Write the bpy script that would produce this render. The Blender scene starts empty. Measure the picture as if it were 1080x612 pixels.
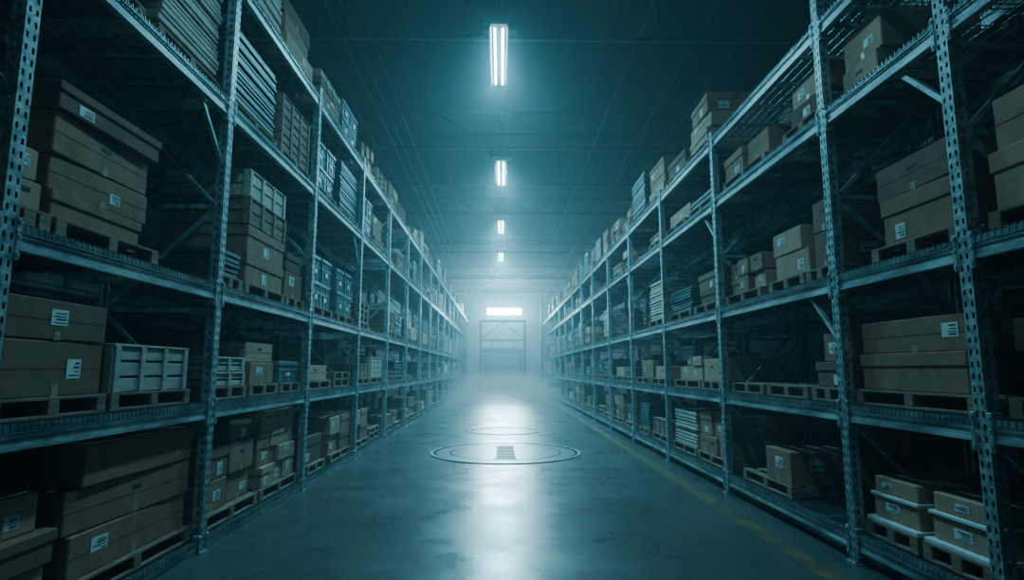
import bpy, math, random
from mathutils import Vector, Matrix
random.seed(11)
sc = bpy.context.scene
COL = sc.collection

# ------------------------------------------------------------------ materials
def new_mat(name):
    m = bpy.data.materials.new(name); m.use_nodes = True
    nt = m.node_tree
    return m, nt, nt.nodes['Principled BSDF']

def surf(name, c1, c2, scale=6, rough=(0.5, 0.8), metal=0.0, bump=0.1, detail=6, stretch=(1, 1, 1), spec=0.4, lo=.35, hi=.68):
    m, nt, b = new_mat(name)
    tc = nt.nodes.new('ShaderNodeTexCoord'); mp = nt.nodes.new('ShaderNodeMapping')
    mp.inputs['Scale'].default_value = stretch
    n = nt.nodes.new('ShaderNodeTexNoise'); n.inputs['Scale'].default_value = scale; n.inputs['Detail'].default_value = detail
    n.inputs['Roughness'].default_value = 0.65
    r = nt.nodes.new('ShaderNodeValToRGB')
    r.color_ramp.elements[0].position = lo; r.color_ramp.elements[1].position = hi
    r.color_ramp.elements[0].color = (*c1, 1); r.color_ramp.elements[1].color = (*c2, 1)
    mr = nt.nodes.new('ShaderNodeMapRange'); mr.inputs[3].default_value = rough[0]; mr.inputs[4].default_value = rough[1]
    L = nt.links.new
    L(tc.outputs['Object'], mp.inputs[0]); L(mp.outputs[0], n.inputs['Vector'])
    L(n.outputs[0], r.inputs[0]); L(r.outputs[0], b.inputs['Base Color'])
    L(n.outputs[0], mr.inputs[0]); L(mr.outputs[0], b.inputs['Roughness'])
    b.inputs['Metallic'].default_value = metal
    b.inputs['Specular IOR Level'].default_value = spec
    if bump:
        bp = nt.nodes.new('ShaderNodeBump'); bp.inputs['Strength'].default_value = bump; bp.inputs['Distance'].default_value = 0.02
        L(n.outputs[0], bp.inputs['Height']); L(bp.outputs[0], b.inputs['Normal'])
    return m

M_STEEL = surf('painted_steel', (0.20, 0.245, 0.27), (0.48, 0.54, 0.565), 14, (0.35, 0.6), 0.3, 0.05, lo=.4, hi=.62)
M_BEAM = surf('beam_steel', (0.17, 0.205, 0.23), (0.50, 0.555, 0.58), 9, (0.35, 0.6), 0.3, 0.05, stretch=(1, .3, 1), lo=.38, hi=.64)
M_WIRE = surf('deck_wire', (0.18, 0.21, 0.23), (0.31, 0.35, 0.38), 12, (0.3, 0.5), 0.6, 0)
CARD = [surf('cardboard_a', (0.27, 0.158, 0.108), (0.39, 0.24, 0.168), 5, (0.75, 0.9), 0, .08),
        surf('cardboard_b', (0.185, 0.108, 0.078), (0.28, 0.17, 0.125), 5, (0.75, 0.9), 0, .08),
        surf('cardboard_c', (0.42, 0.275, 0.20), (0.55, 0.37, 0.28), 5, (0.75, 0.9), 0, .08),
        surf('cardboard_d', (0.12, 0.072, 0.055), (0.19, 0.12, 0.09), 5, (0.75, 0.9), 0, .08)]
M_TAPE = surf('packing_tape', (0.36, 0.25, 0.19), (0.46, 0.33, 0.25), 20, (0.25, 0.4), 0, 0)
M_LABEL = surf('paper_label', (0.68, 0.68, 0.68), (0.8, 0.8, 0.8), 30, (0.6, 0.7), 0, 0)
M_INK = surf('ink', (0.02, 0.02, 0.02), (0.05, 0.05, 0.05), 30, (0.6, 0.7), 0, 0)
M_WOOD = surf('pallet_wood', (0.17, 0.12, 0.09), (0.40, 0.285, 0.22), 4, (0.7, 0.9), 0, .15, stretch=(3, 1, 6))
M_PALE = surf('pale_crate', (0.42, 0.37, 0.33), (0.64, 0.57, 0.52), 5, (0.6, 0.8), 0, .05, stretch=(1, 1, 4))
M_FOAM = surf('white_board', (0.6, 0.62, 0.63), (0.78, 0.78, 0.78), 8, (0.6, 0.8), 0, .03)
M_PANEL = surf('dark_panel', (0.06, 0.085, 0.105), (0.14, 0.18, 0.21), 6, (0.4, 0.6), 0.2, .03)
M_TOTE = surf('tote_plastic', (0.16, 0.20, 0.23), (0.24, 0.28, 0.31), 6, (0.35, 0.5), 0.0, .02)
MATS = CARD + [M_TAPE, M_LABEL, M_INK, M_WOOD, M_PALE, M_FOAM, M_PANEL, M_STEEL, M_BEAM, M_WIRE, M_TOTE]
IDX = {m.name: i for i, m in enumerate(MATS)}

# ------------------------------------------------------------------ mesh builder
class B:
    def __init__(s): s.v = []; s.f = []; s.m = []
    def box(s, x0, x1, y0, y1, z0, z1, mat, bev=0.0, rot=0.0, piv=None):
        mi = IDX[mat.name]; o = len(s.v)
        if bev <= 0:
            vs = [(x, y, z) for x in (x0, x1) for y in (y0, y1) for z in (z0, z1)]
            fs = [(0, 1, 3, 2), (4, 6, 7, 5), (0, 4, 5, 1), (2, 3, 7, 6), (0, 2, 6, 4), (1, 5, 7, 3)]
        else:
            b = bev; vs = []; ix = {}
            X = (x0, x1); Y = (y0, y1); Z = (z0, z1); sg = (1, -1)
            for i in (0, 1):
                for j in (0, 1):
                    for k in (0, 1):
                        for a in range(3):
                            p = [X[i] + sg[i]*b, Y[j] + sg[j]*b, Z[k] + sg[k]*b]
                            p[a] = (X[i], Y[j], Z[k])[a]
                            ix[(i, j, k, a)] = len(vs); vs.append(tuple(p))
            fs = []
            c = ((x0+x1)/2, (y0+y1)/2, (z0+z1)/2)
            def add(ids):
                p = [Vector(vs[i]) for i in ids]
                n = (p[1]-p[0]).cross(p[2]-p[0]); mid = sum(p, Vector())/len(p) - Vector(c)
                fs.append(tuple(ids) if n.dot(mid) > 0 else tuple(reversed(ids)))
            for i in (0, 1):
                add([ix[(i, 0, 0, 0)], ix[(i, 1, 0, 0)], ix[(i, 1, 1, 0)], ix[(i, 0, 1, 0)]])
                add([ix[(0, i, 0, 1)], ix[(1, i, 0, 1)], ix[(1, i, 1, 1)], ix[(0, i, 1, 1)]])
                add([ix[(0, 0, i, 2)], ix[(1, 0, i, 2)], ix[(1, 1, i, 2)], ix[(0, 1, i, 2)]])
                for j in (0, 1):
                    add([ix[(0, i, j, 1)], ix[(1, i, j, 1)], ix[(1, i, j, 2)], ix[(0, i, j, 2)]])
                    add([ix[(i, 0, j, 0)], ix[(i, 1, j, 0)], ix[(i, 1, j, 2)], ix[(i, 0, j, 2)]])
                    add([ix[(i, j, 0, 0)], ix[(i, j, 1, 0)], ix[(i, j, 1, 1)], ix[(i, j, 0, 1)]])
                    for k in (0, 1):
                        add([ix[(i, j, k, 0)], ix[(i, j, k, 1)], ix[(i, j, k, 2)]])
        if rot:
            cx, cy = piv if piv else ((x0+x1)/2, (y0+y1)/2)
            ca, sa = math.cos(rot), math.sin(rot)
            vs = [(cx+(x-cx)*ca-(y-cy)*sa, cy+(x-cx)*sa+(y-cy)*ca, z) for x, y, z in vs]
        s.v += vs
        for f in fs: s.f.append(tuple(i+o for i in f)); s.m.append(mi)
    def quad(s, pts, mat):
        o = len(s.v); s.v += [tuple(p) for p in pts]; s.f.append(tuple(range(o, o+len(pts)))); s.m.append(IDX[mat.name])
    def bar(s, p, q, w, mat, up=(0, 0, 1), t=None):
        p = Vector(p); q = Vector(q); d = (q-p).normalized(); u = Vector(up)
        if abs(d.dot(u)) > .95: u = Vector((1, 0, 0))
        a = d.cross(u).normalized()*w/2; b = a.cross(d).normalized()*(t or w)/2
        o = len(s.v); mi = IDX[mat.name]
        for c in (p, q):
            for e in ((a+b), (a-b), (-a-b), (-a+b)): s.v.append(tuple(c+e))
        for f in ((0, 1, 5, 4), (1, 2, 6, 5), (2, 3, 7, 6), (3, 0, 4, 7), (3, 2, 1, 0), (4, 5, 6, 7)):
            s.f.append(tuple(o+i for i in f)); s.m.append(mi)
    def mesh(s, name):
        me = bpy.data.meshes.new(name); me.from_pydata(s.v, [], s.f)
        used = sorted(set(s.m)); mp = {u: i for i, u in enumerate(used)}
        for u in used: me.materials.append(MATS[u])
        me.polygons.foreach_set('material_index', [mp[i] for i in s.m]); me.update()
        return me
def obj(name, me, loc=(0, 0, 0), rz=0, parent=None):
    o = bpy.data.objects.new(name, me); o.location = loc; o.rotation_euler = (0, 0, rz); COL.objects.link(o)
    if parent: o.parent = parent
    return o
def empty(name, loc=(0, 0, 0)):
    o = bpy.data.objects.new(name, None); o.location = loc; o.empty_display_size = .2; COL.objects.link(o); return o

# ------------------------------------------------------------------ rack parts (local: aisle face at x=0, body towards +x)
PW, PD = 0.10, 0.085; DEPTH = 1.15
def post_mesh(H):
    b = B(); pitch = 0.076; n = int(H/pitch)
    st = M_STEEL
    def sheet(cols, holes, f):
        for r in range(n):
            z0 = r*pitch; za = z0+.018; zb = z0+.054; z1 = z0+pitch
            for i in range(len(cols)-1):
                a, c = cols[i], cols[i+1]
                if i in holes:
                    b.quad([f(a, z0), f(c, z0), f(c, za), f(a, za)], st); b.quad([f(a, zb), f(c, zb), f(c, z1), f(a, z1)], st)
                else: b.quad([f(a, z0), f(c, z0), f(c, z1), f(a, z1)], st)
    w = PW/2
    sheet([-w, -.034, -.016, .016, .034, w], (1, 3), lambda a, z: (0, -a, z))
    sheet([0, .03, .05, PD], (1,), lambda a, z: (a, -w, z))
    sheet([0, .03, .05, PD], (1,), lambda a, z: (a, w, z))
    for s in (-1, 1):
        b.quad([(PD, s*w, 0), (PD, s*.025, 0), (PD, s*.025, n*pitch), (PD, s*w, n*pitch)], st)
    b.box(.012, .016, -w+.004, w-.004, 0, n*pitch, M_PANEL)   # added dark sheet behind the slots, stands in for shade inside the post
    b.box(-.03, PD+.03, -w-.03, w+.03, 0, .008, st)      # base plate
    for x, y in ((-.018, -.065), (PD+.015, .065)): b.box(x-.01, x+.01, y-.01, y+.01, .008, .03, st)
    return b.mesh('rack_post')
def brace_mesh(H):
    b = B(); z = .15; k = 0; x0, x1 = PD, DEPTH-PD
    while z+1.0 < H:
        b.bar((x0, 0, z), (x1, 0, z), .035, M_STEEL)
        if k % 2: b.bar((x0, 0, z), (x1, 0, z+1.0), .035, M_STEEL)
        else: b.bar((x1, 0, z), (x0, 0, z+1.0), .035, M_STEEL)
        z += 1.0; k += 1
    b.bar((x0, 0, H-.1), (x1, 0, H-.1), .035, M_STEEL)
    return b.mesh('frame_bracing')
def level_mesh(L, dense=True):
    """beam pair + wire deck; top of deck at z=0; y from 0 to L"""
    b = B(); y0, y1 = PW/2, L-PW/2
    for xa, xb in ((.012, .062), (DEPTH-.062, DEPTH-.012)):
        b.box(xa, xb, y0, y1, -.15, -.012, M_BEAM, .006)
    # raised lip (step beam) and end connectors with bolts
    b.box(.004, .014, y0, y1, -.045, -.012, M_BEAM); b.box(.004, .014, y0, y1, -.15, -.128, M_BEAM)
    for y in (y0, y1-.035):
        b.box(-.006, .07, y, y+.035, -.21, .03, M_STEEL, .004)
        for z in (-.18, -.08, 0.0): b.box(-.014, -.006, y+.008, y+.026, z-.009, z+.009, M_STEEL)
    for y in ([L*.2, L*.4, L*.6, L*.8]): b.box(.06, DEPTH-.06, y-.02, y+.02, -.05, -.016, M_BEAM)
    step = .05 if dense else .1; y = y0+.04; r = .007 if dense else .011
    while y < y1-.03:
        b.bar((-.004, y, -.004), (DEPTH, y, -.004), r, M_WIRE)
        b.bar((-.004, y, -.004), (-.004, y, -.055), r, M_WIRE)
        y += step
    for i in range(12 if dense else 5):
        x = .02+(DEPTH-.04)*i/(11 if dense else 4)
        b.bar((x, y0, -.011), (x, y1, -.011), r, M_WIRE)
    b.bar((-.004, y0, -.052), (-.004, y1, -.052), r, M_WIRE)
    return b.mesh('beam_and_deck')
def bracket_mesh():
    b = B(); b.bar((.05, .05, -.13), (.05, .42, -.13), .03, M_STEEL); b.bar((.06, .03, -.62), (.06, .5, -.14), .035, M_STEEL)
    return b.mesh('knee_brace')

CACHE = {}
def cached(k, fn):
    if k not in CACHE: CACHE[k] = fn()
    return CACHE[k]
LX, RX = -2.64, 2.96
LEV = {-1: [.12, 1.31, 2.40, 4.20, 5.55], 1: [.26, 1.31, 2.44, 3.97, 4.85]}
PL = [-2.4, .4, 3.13, 5.53, 8.22] + [11.05+2.8*i for i in range(14)]
PR = [-1.9, .9, 3.64, 5.12, 7.92] + [10.64+2.75*i for i in range(12)]
TOPH = {-1: 5.75, 1: 5.0}
def build_rack(s, posts, xf, yoff=0.0, nb=None, tall=()):
    e = empty('pallet_rack', (xf, 0, 0))
    def place(nm, me, x, y, z):
        # left rack: rotate by pi so that local +x points outward
        if s > 0: return obj(nm, me, (x, y, z), 0, e)
        return obj(nm, me, (-x, y, z), math.pi, e)
    H = TOPH[s]
    ps = posts if nb is None else posts[:nb]
    for i, y in enumerate(ps):
        h = H+(1.2 if (s > 0 and i in (2, 3)) else 0)
        place('front_post', cached(('p', h), lambda: post_mesh(h)), 0, y, 0)
        o = place('rear_post', cached(('p', h), lambda: post_mesh(h)), DEPTH, y, 0)
        o.rotation_euler[2] += math.pi
        place('frame_bracing', cached(('b', h), lambda: brace_mesh(h)), 0, y, 0)
        if i < len(ps)-1:
            L = round(ps[i+1]-y, 3); dense = y < 17
            for lv, z in enumerate(LEV[s]):
                me = cached(('l', L, dense), lambda: level_mesh(L, dense))
                if s > 0: place('beam_and_deck', me, 0, y, z)
                else: place('beam_and_deck', me, 0, y+L, z)
                if (lv == 3 and i % 2 == 0 or lv == 2 and s > 0 and i == 3) and y < 25:
                    kb = cached('kb', bracket_mesh)
                    place('knee_brace', kb, .0, y if s > 0 else ps[i+1], z)
    return e
rackL = build_rack(-1, PL, LX)
rackR = build_rack(1, PR, RX)
rackLb = build_rack(-1, PL, LX-DEPTH-.3, nb=9)
rackRb = build_rack(1, PR, RX+DEPTH+.3, nb=9)

# ------------------------------------------------------------------ goods (local: front at x=0, body to +x, y centred)
def pallet(b, x0, w, d, z, mat=M_WOOD):
    h = .125
    for i in range(3):
        y = -w/2+i*(w-.09)/2
        b.box(x0, x0+d, y, y+.09, z+.018, z+h-.018, mat, .003)
    n = 3
    for i in range(n):
        x = x0+i*(d-.1)/(n-1); b.box(x, x+.1, -w/2, w/2, z, z+.018, mat, .002)
    n = max(5, int(d/.15))
    for i in range(n):
        x = x0+i*(d-.1)/(n-1); b.box(x, x+.1, -w/2, w/2, z+h-.018, z+h, mat, .002)
    return h
def carton(b, x0, yc, z, d, w, h, mat, lab=True, lid=None, rot=0):
    y0, y1 = yc-w/2, yc+w/2; pv = (x0+d/2, yc); R = dict(rot=rot, piv=pv)
    b.box(x0, x0+d, y0, y1, z, z+h, mat, .008, **R)
    ty = (x0+d/2)
    if lid is None: lid = random.random() < .35
    if lid:
        b.box(x0-.012, x0+d+.012, y0-.012, y1+.012, z+h*.66, z+h+.004, mat, .006, **R)
    else:
        # flap seam + tape over top and down both ends
        b.box(ty-.03, ty+.03, y0-.002, y1+.002, z+h*.72, z+h+.002, M_TAPE, **R)
        b.box(x0-.002, x0+.01, yc-.028, yc+.028, z, z+h*.22, M_TAPE, **R)
        if w > .7:
            b.box(x0-.0015, x0+.01, y0+.01, y1-.01, z+h*.5-.003, z+h*.5+.003, CARD[3], **R)
    if lab:
        lw = min(w*.3, random.uniform(.1, .19)); lh = min(h*.4, random.uniform(.07, .13)); ly = yc+random.uniform(-.36, .36)*(w-lw)
        lz = z+h*(.12 if lid else random.uniform(.2, .5))
        lh = min(lh, h*.5)
        b.box(x0-.003, x0+.01, ly-lw/2, ly+lw/2, lz, lz+lh, M_LABEL, **R)
        for k in range(4):
            b.box(x0-.0045, x0+.01, ly-lw*.4, ly+lw*random.uniform(-.1, .4), lz+lh*(.14+.2*k), lz+lh*(.14+.2*k)+lh*random.choice((.05, .09)), M_INK, **R)
        # label on end faces
        if random.random() < .8:
            lx = x0+d*random.uniform(.15, .6); q = min(.16, d*.3)
            for yy0, yy1 in ((y0-.003, y0+.01), (y1-.01, y1+.003)):
                b.box(lx, lx+q, yy0, yy1, lz, lz+lh, M_LABEL, **R)
                b.box(lx+q*.1, lx+q*.8, yy0-.0012, yy1+.0012, lz+lh*.3, lz+lh*.45, M_INK, **R)
    elif not lid:
        b.box(x0-.002, x0+.01, yc-.05, yc+.05, z+h*.6, z+h*.6+.028, M_INK, **R)  # hand hole
def tote(b, x0, yc, z, d, w, h, mat):
    y0, y1 = yc-w/2, yc+w/2
    b.box(x0+.02, x0+d-.02, y0+.02, y1-.02, z, z+h-.04, mat, .01)
    b.box(x0, x0+d, y0, y1, z+h-.055, z+h-.004, mat, .006)
    b.box(x0+.008, x0+d-.008, y0+.008, y1-.008, z+h*.55, z+h*.55+.02, mat, .003)
    m = max(3, int(w/.12))
    for i in range(m):
        y = y0+.03+i*(w-.08)/(m-1); b.box(x0+.008, x0+.03, y, y+.018, z+.01, z+h-.06, mat)
    for i in range(5):
        x = x0+.04+i*(d-.1)/4
        b.box(x, x+.018, y0+.008, y0+.03, z+.01, z+h-.06, mat); b.box(x, x+.018, y1-.03, y1-.008, z+.01, z+h-.06, mat)
    b.box(x0+.004, x0+.02, yc-.06, yc+.06, z+h*.3, z+h*.48, M_LABEL)
def crate(b, x0, yc, z, d, w, h, mat=M_PALE):
    y0, y1 = yc-w/2, yc+w/2; t = .022
    b.box(x0+t, x0+d-t, y0+t, y1-t, z+.02, z+h-.03, M_PANEL)
    n = max(2, int(h/.1))
    for i in range(n):
        za = z+i*h/n+.006; zb = z+(i+1)*h/n-.014
        b.box(x0, x0+d, y0, y0+t, za, zb, mat, .003); b.box(x0, x0+d, y1-t, y1, za, zb, mat, .003)
        b.box(x0, x0+t, y0, y1, za, zb, mat, .003); b.box(x0+d-t, x0+d, y0, y1, za, zb, mat, .003)
    m = max(3, int(w/.3)+1)
    for i in range(m):
        y = y0+i*(w-.06)/(m-1); b.box(x0-.016, x0, y, y+.06, z, z+h, mat, .003)
    for x in (x0, x0+d/2, x0+d-.06):
        b.box(x, x+.06, y0-.016, y0, z, z+h, mat, .003); b.box(x, x+.06, y1, y1+.016, z, z+h, mat, .003)
    b.box(x0-.016, x0+d, y0-.016, y1+.016, z+h-.012, z+h+.006, mat, .003)
def panels(b, x0, yc, z, d, w, h, mat):
    zz = z
    while zz+.05 < z+h:
        t = random.choice((.03, .04, .05)); j = random.uniform(-.025, .025); k = random.uniform(0, .03)
        b.box(x0+k, x0+d+k, yc-w/2+j, yc+w/2+j, zz, zz+t, mat, .004)
        for q in (-.35, 0, .35): b.box(x0+.05, x0+d-.05, yc+w*q-.03, yc+w*q+.03, zz+t, zz+t+.016, M_WOOD)
        zz += t+.016
def goods(w, h, kind, layers=3, across=1, d=1.0, pal=True, tone=None, inset=.08, lab=True):
    b = B(); z = 0.0; x0 = inset
    d = min(d, DEPTH-inset-.07) if inset < .3 else d
    if pal: z += pallet(b, x0-.01, w+.02, d+.01, 0)
    hh = h-z
    tone0 = tone if tone is not None else random.choice((0, 0, 1, 2, 1))
    if kind == 'carton':
        zz = z
        fr = [random.uniform(.75, 1.25) for _ in range(layers)]; tot = sum(fr)
        for l in range(layers):
            lhk = hh*fr[l]/tot
            ac = across if across > 0 else random.choice((1, 2))
            if ac == 2 and random.random() < .25: ac = 3
            cw = w/ac
            topskip = (l == layers-1 and ac > 1 and random.random() < .4)
            for a in range(ac):
                if topskip and a == ac-1: continue
                mt = CARD[(tone0+random.choice((0, 0, 0, 1, 2)))%4]
                sh = random.uniform(.0, .09); ww = cw-.014-random.uniform(0, .05 if ac > 1 else .14)
                dy = random.uniform(-.5, .5)*(cw-.014-ww)
                carton(b, x0+.012+sh, -w/2+cw*(a+.5)+dy, zz, d-.06-sh, ww, lhk-.006, mt, lab and random.random() < .55, rot=random.uniform(-.03, .03))
            zz += lhk
    elif kind == 'tote':
        lh = hh/layers; n = max(1, int(round(w/.5))); cw = w/n
        for l in range(layers):
            for a in range(n): tote(b, x0+.02+random.uniform(0, .03), -w/2+cw*(a+.5), z+l*lh, d-.08, cw-.02, lh, M_TOTE)
    elif kind == 'crate':
        lh = hh/layers
        for l in range(layers): crate(b, x0+.02, random.uniform(-.02, .02), z+l*lh, d-.05, w-.06, lh-.012, M_PALE if tone is None else [M_PALE, M_WOOD][tone])
    elif kind == 'panels': panels(b, x0+.01, 0, z, d-.06, w-.06, hh, [M_PANEL, M_PALE, M_FOAM][tone or 0])
    elif kind == 'pallets':
        zz = z
        while zz+.12 < h: zz += pallet(b, x0+random.uniform(0, .02), w, d-.03, zz)+.002
    elif kind == 'mix':   # cartons below, crates on top
        n = 2; ch = hh*.5/n
        for l in range(n): carton(b, x0+.02, 0, z+l*ch, d-.06, w-.05, ch-.004, CARD[tone0], True)
        crate(b, x0+.02, 0, z+hh*.5+.01, d-.06, w-.02, hh*.23, M_WOOD); crate(b, x0+.03, .01, z+hh*.75, d-.07, w-.05, hh*.23, M_PALE)
    elif kind == 'foamed':
        b.box(x0, x0+d-.02, -w/2, w/2, z, z+.03, M_FOAM, .004)
        carton(b, x0+.05, 0, z+.03, d-.12, w-.07, hh*.45, CARD[2], True, lid=False)
        b.box(x0+.03, x0+d-.05, -w/2+.02, w/2-.02, z+.03+hh*.45, z+.055+hh*.45, M_FOAM, .004)
        carton(b, x0+.06, 0, z+.055+hh*.45, d-.14, w-.09, hh*.5-.06, CARD[2], True, lid=False)
    return b.mesh(kind+'_load')
NAMES = {'carton': 'cardboard_box_stack', 'crate': 'slatted_crate_stack', 'panels': 'flat_panel_stack', 'pallets': 'wooden_pallet_stack', 'mix': 'crate_and_box_stack', 'foamed': 'cardboard_box_stack', 'tote': 'plastic_tote_stack'}
def put(s, y0, y1, lev, h, kind='carton', **k):
    xf = LX if s < 0 else RX
    w = y1-y0; me = goods(w, h, kind, **k)
    z = LEV[s][lev] if isinstance(lev, int) else lev
    o = obj(NAMES[kind], me, (xf, (y0+y1)/2, z+.001), 0 if s > 0 else math.pi)
    return o
L_, R_ = -1, 1
# left, hand placed
put(L_, 3.22, 3.85, 0, .75, layers=3, tone=1)
put(L_, 3.95, 5.42, 0, .98, layers=3, across=1, tone=0)
put(L_, 3.22, 4.15, 1, .72, layers=2, tone=0)
put(L_, 4.22, 5.25, 1, .48, 'crate', layers=1)
put(L_, 3.2, 3.5, 2, .5, layers=2, tone=2, pal=True)
put(L_, 3.56, 4.62, 2, 1.02, layers=4, tone=0)
put(L_, 4.4, 5.42, 3, 1.05, 'panels', tone=1)
put(L_, 3.25, 4.2, 3, .6, layers=2, tone=3)
put(L_, 6.25, 7.35, 2, 1.4, 'mix', tone=0)
put(L_, 5.64, 6.15, 2, .4, 'panels', tone=0)
put(L_, 7.45, 8.1, 2, .7, layers=2, tone=1)
put(L_, 5.7, 6.85, 3, 1.0, 'panels', tone=0)
put(L_, 7.0, 8.1, 3, .85, 'crate', layers=3, tone=1)
put(L_, 5.65, 6.4, 1, .42, 'crate', layers=2)
put(L_, 6.5, 7.3, 1, .6, layers=2, tone=2)
put(L_, 7.4, 8.1, 1, .4, 'tote', layers=1)
put(L_, 5.65, 6.85, 0, .95, layers=3, tone=0, across=2)
put(L_, 6.95, 8.12, 0, 1.0, layers=4, tone=2, across=2)
put(L_, .6, 2.9, 0, .95, layers=3, across=2); put(L_, .6, 2.9, 1, .7, layers=2, across=2)
put(L_, .6, 1.8, 2, .9, layers=3, tone=2); put(L_, 1.95, 2.98, 2, .8, layers=2, tone=1)
put(L_, 5.8, 6.9, 4, .9, 'panels', tone=1); put(L_, 7.05, 8.1, 4, .9, layers=3, tone=2)
put(L_, 3.4, 4.5, 4, .9, layers=3)
# right, hand placed
put(R_, 3.76, 4.36, 0, .5, 'foamed'); put(R_, 4.43, 5.02, 0, .5, 'foamed')
put(R_, 3.75, 5.02, 1, .68, layers=2, tone=0, across=1)
put(R_, 3.76, 4.66, 2, .78, layers=2, tone=0)
put(R_, 1.3, 2.3, 2, .8, layers=2, tone=1); put(R_, 2.4, 3.5, 2, .85, layers=2, tone=1)
put(R_, 2.4, 3.5, 1, .6, layers=2, tone=3)
put(R_, 4.45, 5.0, 3, .62, layers=2, tone=2, pal=False); put(R_, 5.25, 6.0, 3, .62, layers=2, tone=2)
put(R_, 6.45, 7.7, 3, .45, layers=1, tone=0, across=2)
put(R_, 5.24, 5.7, 2, .8, layers=2, tone=1); put(R_, 5.76, 6.52, 2, .66, layers=2, tone=2)
put(R_, 6.75, 7.8, 2, .55, layers=2, tone=0, across=2)
put(R_, 5.22, 5.74, 1, .64, layers=2, tone=0)
put(R_, 5.85, 6.75, 1, .13, 'pallets', pal=False); put(R_, 6.85, 7.8, 1, .13, 'pallets', pal=False)
put(R_, 6.3, 7.5, 0, .48, layers=1, tone=3, across=2)
put(R_, 8.1, 9.1, 2, .6, layers=2, tone=1); put(R_, 9.3, 10.5, 2, .55, 'panels', tone=0)
put(R_, 8.15, 8.9, 1, .45, layers=1, tone=2); put(R_, 9.0, 10.3, 1, .5, layers=2, across=2)
put(R_, 8.1, 9.2, 0, .72, layers=2, tone=0, across=2); put(R_, 9.3, 10.5, 0, .7, 'panels', tone=1)
put(R_, 8.1, 9.2, 3, .3, 'panels', tone=0); put(R_, 9.4, 10.5, 3, .4, layers=1)
put(R_, 8.3, 9.2, 4, .9, layers=3, tone=2); put(R_, 9.4, 10.4, 4, .45, layers=1, tone=2)

# library for distant bays and back rows
def lib(hmax):
    out = []
    for k in range(20):
        w = random.choice((.8, 1.0, 1.1, 1.2)); h = random.uniform(.45, 1)*hmax
        kind = random.choice(('carton', 'carton', 'carton', 'carton', 'crate', 'panels', 'tote', 'pallets', 'mix' if hmax > .9 else 'carton'))
        if kind == 'pallets': h *= .6
        if kind in ('crate', 'tote'): out.append(goods(w, h, kind, layers=max(1, int(h/.32)), tone=random.choice((0, 1))))
        else: out.append(goods(w, h, kind, layers=max(1, int(round((h-.12)/.27))), across=random.choice((1, 1, 2)),
                         pal=kind != 'pallets', tone=random.choice((0, 1)) if kind == 'panels' else None))
    return out
LIB = {.75: lib(.75), 1.05: lib(1.05), .55: lib(.55)}
def fill(s, posts, xf, start, skip, name):
    e = empty(name, (xf, 0, 0))
    for i in range(len(posts)-1):
        ya, yb = posts[i]+.1, posts[i+1]-.1
        if ya < start: continue
        for lv, z in enumerate(LEV[s]):
            hm = 1.05 if lv == 4 else (.75 if lv in (0, 1) else (1.05 if lv == 2 and s < 0 or lv == 3 and s < 0 or lv == 2 else .55))
            n = 2 if yb-ya > 2.4 else 1
            for k in range(n):
                if random.random() < skip: continue
                c = ya+(yb-ya)*(k+.5)/n
                o = obj('palletized_load', random.choice(LIB[hm]), (0, c+random.uniform(-.03, .03), z+.001), 0 if s > 0 else math.pi, e)
    return e
fill(-1, PL, LX, 8.2, .07, 'palletized_goods')
fill(1, PR, RX, 10.6, .12, 'palletized_goods')
fill(-1, PL[:9], LX-DEPTH-.3, -3, .3, 'palletized_goods')
fill(1, PR[:9], RX+DEPTH+.3, -3, .3, 'palletized_goods')

# ------------------------------------------------------------------ room
YW, YB, XL, XR, CH = 60.0, -6.0, -8.2, 8.4, 9.8
def slab(name, x0, x1, y0, y1, z0, z1, mat):
    me = bpy.data.meshes.new(name)
    vs = [(x, y, z) for x in (x0, x1) for y in (y0, y1) for z in (z0, z1)]
    me.from_pydata(vs, [], [(0, 1, 3, 2), (4, 6, 7, 5), (0, 4, 5, 1), (2, 3, 7, 6), (0, 2, 6, 4), (1, 5, 7, 3)])
    me.materials.append(mat); return obj(name, me)
# concrete floor
m, nt, bs = new_mat('polished_concrete'); L = nt.links.new
tc = nt.nodes.new('ShaderNodeTexCoord')
def noise(sc_, det=8, rough=.6, vec=None):
    n = nt.nodes.new('ShaderNodeTexNoise'); n.inputs['Scale'].default_value = sc_; n.inputs['Detail'].default_value = det; n.inputs['Roughness'].default_value = rough
    L(vec or tc.outputs['Object'], n.inputs['Vector']); return n
def ramp(p0, c0, p1, c1, src):
    r = nt.nodes.new('ShaderNodeValToRGB'); r.color_ramp.elements[0].position = p0; r.color_ramp.elements[1].position = p1
    r.color_ramp.elements[0].color = (*c0, 1); r.color_ramp.elements[1].color = (*c1, 1); L(src, r.inputs[0]); return r
n1 = noise(.5); n2 = noise(14, 6); n3 = noise(1.1, 10, .65)
ra = ramp(.3, (.075, .088, .093), .7, (.125, .14, .145), n1.outputs[0])
rb = ramp(.35, (.72, .72, .72), .7, (1, 1, 1), n2.outputs[0])
mx = nt.nodes.new('ShaderNodeMix'); mx.data_type = 'RGBA'; mx.blend_type = 'MULTIPLY'; mx.inputs[0].default_value = 1
L(ra.outputs[0], mx.inputs[6]); L(rb.outputs[0], mx.inputs[7])
L(mx.outputs[2], bs.inputs['Base Color'])
rr = ramp(.36, (.24, .24, .24), .6, (.38, .38, .38), n3.outputs[0]); L(rr.outputs[0], bs.inputs['Roughness'])
bp = nt.nodes.new('ShaderNodeBump'); bp.inputs['Strength'].default_value = .09; bp.inputs['Distance'].default_value = .02
n4 = noise(5, 8, .6); L(n4.outputs[0], bp.inputs['Height']); L(bp.outputs[0], bs.inputs['Normal'])
M_FLOOR = m
slab('floor', XL, XR, YB, YW, -.2, 0, M_FLOOR)
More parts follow.
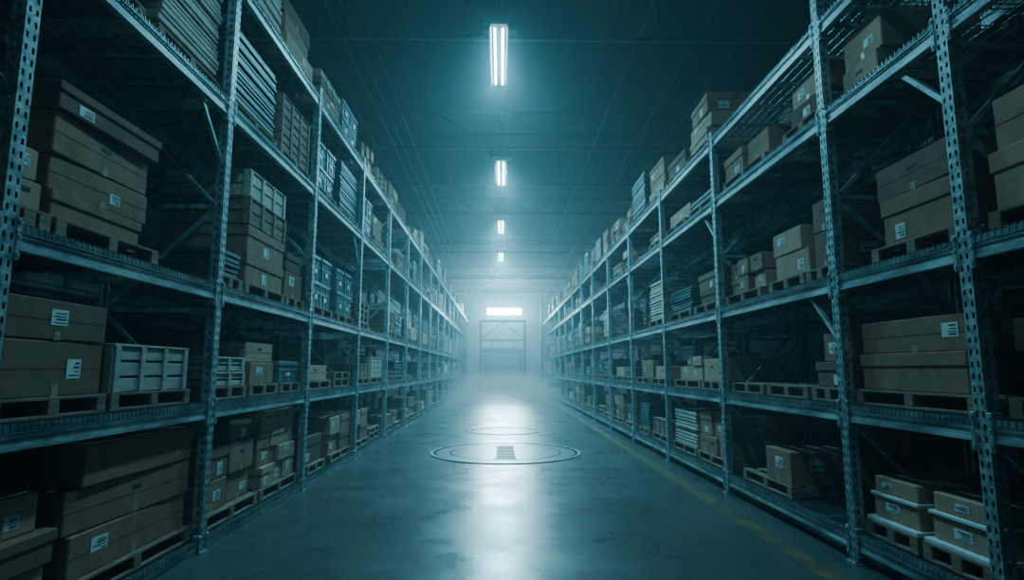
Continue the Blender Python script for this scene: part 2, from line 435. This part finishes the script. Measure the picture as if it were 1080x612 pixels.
M_WALL = surf('painted_wall', (.24, .29, .31), (.34, .40, .42), 1.5, (.7, .9), 0, .02)
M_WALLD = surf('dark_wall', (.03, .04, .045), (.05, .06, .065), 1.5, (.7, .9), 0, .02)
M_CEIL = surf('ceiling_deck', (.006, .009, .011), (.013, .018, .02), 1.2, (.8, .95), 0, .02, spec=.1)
slab('wall_back', XL, XR, YW, YW+.2, 0, CH, M_WALL)
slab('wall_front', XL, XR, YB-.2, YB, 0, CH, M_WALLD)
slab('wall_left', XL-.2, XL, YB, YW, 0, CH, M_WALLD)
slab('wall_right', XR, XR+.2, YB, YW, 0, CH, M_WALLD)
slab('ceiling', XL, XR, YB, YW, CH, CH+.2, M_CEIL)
# ceiling structure : open-web trusses across, few purlins along
M_DARKST = surf('dark_steel', (.035, .047, .053), (.07, .085, .092), 6, (.4, .6), .3, .03)
MATS.append(M_DARKST); IDX[M_DARKST.name] = len(MATS)-1
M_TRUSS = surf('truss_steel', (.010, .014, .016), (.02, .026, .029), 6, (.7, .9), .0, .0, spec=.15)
MATS.append(M_TRUSS); IDX[M_TRUSS.name] = len(MATS)-1
b = B()
y = -1.0
while y < 59:
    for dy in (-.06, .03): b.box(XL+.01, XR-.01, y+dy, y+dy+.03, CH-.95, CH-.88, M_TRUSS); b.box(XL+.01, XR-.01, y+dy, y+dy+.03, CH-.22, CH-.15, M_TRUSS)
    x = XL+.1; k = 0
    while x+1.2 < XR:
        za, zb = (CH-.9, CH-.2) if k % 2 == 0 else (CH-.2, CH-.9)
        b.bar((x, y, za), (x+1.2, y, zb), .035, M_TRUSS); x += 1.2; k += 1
    y += 9.3
for x in (-7, -4.6, -2.2, .2, 2.6, 5.0, 7.4):
    b.box(x-.04, x+.04, YB+.01, YW-.01, CH-.15, CH-.002, M_TRUSS)
obj('ceiling_trusses', b.mesh('ceiling_trusses'))
b = B()
for x, z, r in ((-3.35, 8.55, .05), (-3.05, 8.5, .03), (-2.75, 8.62, .03), (2.9, 8.6, .03), (4.1, 8.5, .06), (4.3, 8.5, .03), (5.2, 8.7, .04)):
    b.bar((x, YB+.02, z), (x, YW-.02, z), r, M_DARKST)
for yy, z in ((11.2, 8.3), (17.2, 8.3), (20.8, 8.3), (31, 8.3), (43, 8.3)):
    b.bar((XL+.02, yy, z), (XR-.02, yy, z), .08, M_DARKST)
    for xx in (-6, -3.2, 0, 3.2, 6): b.bar((xx, yy, z), (xx, yy, CH-.02), .02, M_DARKST)
    b.bar((-.6, yy, z), (-.6, yy, z-.18), .05, M_DARKST)
obj('overhead_pipework', b.mesh('overhead_pipework'))

# roller door on the back wall
M_DOOR = surf('door_metal', (.07, .095, .11), (.11, .14, .15), 3, (.4, .6), .3, .02)
M_FRAME = surf('door_frame', (.012, .017, .02), (.03, .037, .04), 3, (.5, .7), .1, .02)
for mm in (M_DOOR, M_FRAME): MATS.append(mm); IDX[mm.name] = len(MATS)-1
b = B(); cx = .25
for i in range(22): b.box(cx-1.7, cx+1.7, YW-.07+.012*(i % 2), YW-.002, .02+i*.15, .02+i*.15+.142, M_DOOR)
for xx in (-1.95, 1.7): b.box(cx+xx, cx+xx+.25, YW-.16, YW-.002, 0, 3.5, M_FRAME, .01)
b.box(cx-1.95, cx+1.95, YW-.5, YW-.002, 3.32, 3.85, M_FRAME, .02)
obj('door_1', b.mesh('roller_door'))
# free-standing gantry / scaffold frame before the back wall
b = B(); ya = YW-5.2
for xx in (-1.85, 2.25):
    for yy in (ya, ya+.7): b.box(xx-.09, xx+.09, yy-.09, yy+.09, 0, 6.2, M_FRAME)
    for k in range(5): b.bar((xx, ya, .5+k*1.2), (xx, ya+.7, 1.7+k*1.2 if k < 4 else 6.1), .06, M_FRAME)
for z in (3.3, 4.3, 6.1): b.box(-1.94, 2.34, ya-.09, ya+.09, z-.09, z+.09, M_FRAME)
b.bar((-1.85, ya, 4.4), (.2, ya, 6.0), .1, M_FRAME); b.bar((2.25, ya, 4.4), (.2, ya, 6.0), .1, M_FRAME)
for xx in (-.8, .2, 1.2): b.bar((xx, ya, 3.35), (xx, ya, 4.3), .08, M_FRAME)
b.box(3.75, 3.95, ya-.1, ya+.1, 0, CH-1.4, M_FRAME)
obj('scaffold_frame', b.mesh('scaffold_frame'))

# yellow aisle line
M_YEL = surf('worn_yellow_paint', (.085, .088, .075), (.21, .15, .07), 4, (.35, .6), 0, .02)
slab('aisle_line', 2.50, 2.68, YB+.1, 44, .0005, .003, M_YEL)
# floor drain covers
M_RING = surf('ring_steel', (.26, .31, .33), (.42, .48, .5), 8, (.3, .5), .3, .02)
MATS.append(M_RING); IDX[M_RING.name] = len(MATS)-1
M_DISC = surf('disc_concrete', (.15, .17, .18), (.24, .265, .275), 3, (.25, .45), .0, .04)
MATS.append(M_DISC); IDX[M_DISC.name] = len(MATS)-1
M_GROOVE = surf('groove', (.008, .01, .01), (.02, .022, .022), 3, (.8, .9), .0, 0)
MATS.append(M_GROOVE); IDX[M_GROOVE.name] = len(MATS)-1
def cover(x, y, R, grate):
    b = B(); N = 72
    def ring(r0, r1, z, mat):
        for i in range(N):
            a, c = 2*math.pi*i/N, 2*math.pi*(i+1)/N
            P = lambda r, t, zz: (r*math.cos(t), r*math.sin(t), zz)
            b.quad([P(r0, a, z), P(r1, a, z), P(r1, c, z), P(r0, c, z)], mat)
            b.quad([P(r1, a, 0), P(r1, c, 0), P(r1, c, z), P(r1, a, z)], mat)
            b.quad([P(r0, c, 0), P(r0, a, 0), P(r0, a, z), P(r0, c, z)], mat)
    ring(R-.06, R, .014, M_RING); ring(R-.11, R-.06, .003, M_GROOVE); ring(R*.74, R-.11, .006, M_DISC); ring(R*.72, R*.74, .003, M_GROOVE); ring(.02, R*.72, .006, M_DISC)
    if grate:
        b.box(-.2, .2, -.95, .95, .007, .009, M_GROOVE)
        for xx in (-.2, .17): b.box(xx, xx+.03, -.95, .95, .004, .02, M_RING)
        k = -.95
        while k < .94: b.box(-.2, .2, k, k+.05, .004, .014, M_RING); k += .2
    obj('manhole_cover', b.mesh('manhole_cover'), (x, y, .0005))
cover(.1, 11.8, 1.46, True); cover(.1, 15.8, .95, False)
# expansion joints
b = B()
for yy in (4.5, 9.0, 18, 27, 36, 45): b.box(-2.5, 2.9, yy-.006, yy+.006, .0002, .0012, M_INK)
obj('floor_joints', b.mesh('floor_joints'))

# ------------------------------------------------------------------ lamps
def emis(name, col, st):
    m = bpy.data.materials.new(name); m.use_nodes = True; nt = m.node_tree; nt.nodes.clear()
    e = nt.nodes.new('ShaderNodeEmission'); e.inputs[0].default_value = (*col, 1); e.inputs[1].default_value = st
    o = nt.nodes.new('ShaderNodeOutputMaterial'); nt.links.new(e.outputs[0], o.inputs[0]); return m
TEAL = (.30, .78, .95)
M_TUBE = emis('fluorescent_tube', (.7, .96, 1.0), 14)
M_TUBE2 = emis('floodlight_lens', (.8, .97, 1.0), 60)
for mm in (M_TUBE, M_TUBE2): MATS.append(mm); IDX[mm.name] = len(MATS)-1
LZ = 8.0; Hh = LZ-1.6
def lamp(x, y, length, power, width=.3):
    e = empty('ceiling_strip_light', (x, y, LZ))
    b = B(); h = length/2
    b.box(-width/2-.03, width/2+.03, -h-.05, h+.05, .05, .12, M_DARKST, .01)
    for s in (-1, 1): b.box(s*(width/2+.02)-.012, s*(width/2+.02)+.012, -h-.05, h+.05, -.02, .06, M_DARKST)
    for yy in (-h*.7, h*.7): b.bar((0, yy, .12), (0, yy, CH-.16-LZ), .015, M_DARKST)
    b.box(-.35, .35, -.25, .25, .5, .8, M_DARKST, .02)
    obj('housing', b.mesh('light_housing'), parent=e)
    b = B()
    for s in (-.075, .075): b.box(s-.02, s+.02, -h, h, -.03, .0, M_TUBE, .008)
    obj('tubes', b.mesh('light_tubes'), parent=e)
    ld = bpy.data.lights.new('strip_light', 'AREA'); ld.shape = 'RECTANGLE'; ld.size = width; ld.size_y = length
    ld.energy = power; ld.color = TEAL
    lo = bpy.data.objects.new('light_source', ld); lo.location = (0, 0, .03); COL.objects.link(lo); lo.parent = e
P = 820
for i, (ya, pw) in enumerate(((-.55, .05), (.65, .27), (1.787, .78), (2.92, .9), (4.07, 1.3), (5.18, 1.8))):
    lamp(-.05 if i < 3 else .0, ya*Hh, 2.2, P*pw)
# bank of floodlights mounted on the back wall
e = empty('wall_floodlight_bank', (.35, YW-.4, 7.45))
b = B()
b.box(-1.85, 1.85, .03, .2, -.48, .48, M_DARKST, .02)
for xx in (-1.2, 1.2): b.box(xx-.05, xx+.05, .2, .395, -.1, .1, M_DARKST)
for zz in (-.47, .44): b.box(-1.82, 1.82, -.06, .03, zz, zz+.03, M_DARKST)
obj('housing', b.mesh('floodlight_housing'), parent=e)
b = B()
for k in range(4): b.box(-1.74+k*.88, -1.74+k*.88+.84, -.13, -.11, -.3, .3, M_TUBE2, .005)
obj('lenses', b.mesh('floodlight_lenses'), parent=e)
ld = bpy.data.lights.new('floodlight', 'AREA'); ld.shape = 'RECTANGLE'; ld.size = 3.5; ld.size_y = .72; ld.energy = 4200; ld.color = (.36, .82, .97)
lo = bpy.data.objects.new('light_source', ld); lo.location = (0, -.16, 0); COL.objects.link(lo); lo.parent = e
lo.rotation_euler = Vector((0, -1, -.3)).to_track_quat('-Z', 'Y').to_euler()
lo.location = (0, -.3, 0)

# ------------------------------------------------------------------ haze
def vol(name, dens, col, anis):
    m = bpy.data.materials.new(name); m.use_nodes = True; nt = m.node_tree; nt.nodes.clear()
    v = nt.nodes.new('ShaderNodeVolumeScatter'); v.inputs['Color'].default_value = (*col, 1); v.inputs['Density'].default_value = dens; v.inputs['Anisotropy'].default_value = anis
    o = nt.nodes.new('ShaderNodeOutputMaterial'); nt.links.new(v.outputs[0], o.inputs['Volume'])
    return m
e = .01
slab('haze', XL+e, XR-e, YB+e, YW-e, e, CH-e, vol('haze', .0120, (.72, .93, 1.0), .4))
# low-lying mist : soft density falling off with height and towards the near end
mm = bpy.data.materials.new('ground_mist'); mm.use_nodes = True; nt = mm.node_tree; nt.nodes.clear(); L = nt.links.new
v = nt.nodes.new('ShaderNodeVolumeScatter'); v.inputs['Color'].default_value = (.95, .99, 1, 1); v.inputs['Anisotropy'].default_value = .1
tc = nt.nodes.new('ShaderNodeTexCoord'); sp = nt.nodes.new('ShaderNodeSeparateXYZ'); L(tc.outputs['Object'], sp.inputs[0])
def mrange(src, a, b_, c, d):
    n = nt.nodes.new('ShaderNodeMapRange'); n.interpolation_type = 'SMOOTHERSTEP'
    n.inputs[1].default_value = a; n.inputs[2].default_value = b_; n.inputs[3].default_value = c; n.inputs[4].default_value = d; L(src, n.inputs[0]); return n.outputs[0]
def mul(a, b_):
    n = nt.nodes.new('ShaderNodeMath'); n.operation = 'MULTIPLY'; L(a, n.inputs[0])
    if isinstance(b_, float): n.inputs[1].default_value = b_
    else: L(b_, n.inputs[1])
    return n.outputs[0]
hz = mrange(sp.outputs[2], 0, 2.2, 1, 0); hy = mrange(sp.outputs[1], 17, 34, 0, 1)
nn = nt.nodes.new('ShaderNodeTexNoise'); nn.inputs['Scale'].default_value = .5; nn.inputs['Detail'].default_value = 2; L(tc.outputs['Object'], nn.inputs['Vector'])
nz = mrange(nn.outputs[0], .35, .65, .3, 1.4)
L(mul(mul(mul(hz, hz), mul(hy, nz)), .2), v.inputs['Density'])
o = nt.nodes.new('ShaderNodeOutputMaterial'); L(v.outputs[0], o.inputs['Volume'])
slab('ground_mist', -2.5, 2.85, 17, 54.4, .02, 2.2, mm)
w = bpy.data.worlds.new('World'); sc.world = w; w.use_nodes = True
w.node_tree.nodes['Background'].inputs[0].default_value = (.01, .03, .04, 1); w.node_tree.nodes['Background'].inputs[1].default_value = .3
try:
    sc.view_settings.view_transform = 'AgX'; sc.view_settings.look = 'AgX - Medium High Contrast'
except Exception as ex: print(ex)

# ------------------------------------------------------------------ camera
cd = bpy.data.cameras.new('camera'); cam = bpy.data.objects.new('camera', cd); COL.objects.link(cam)
cam.location = (0, 0, 1.6); cam.rotation_euler = (math.radians(90+7.72), 0, math.radians(-1.1))
cd.sensor_width = 36; cd.lens = 620/1080*36; cd.clip_end = 300
sc.camera = cam
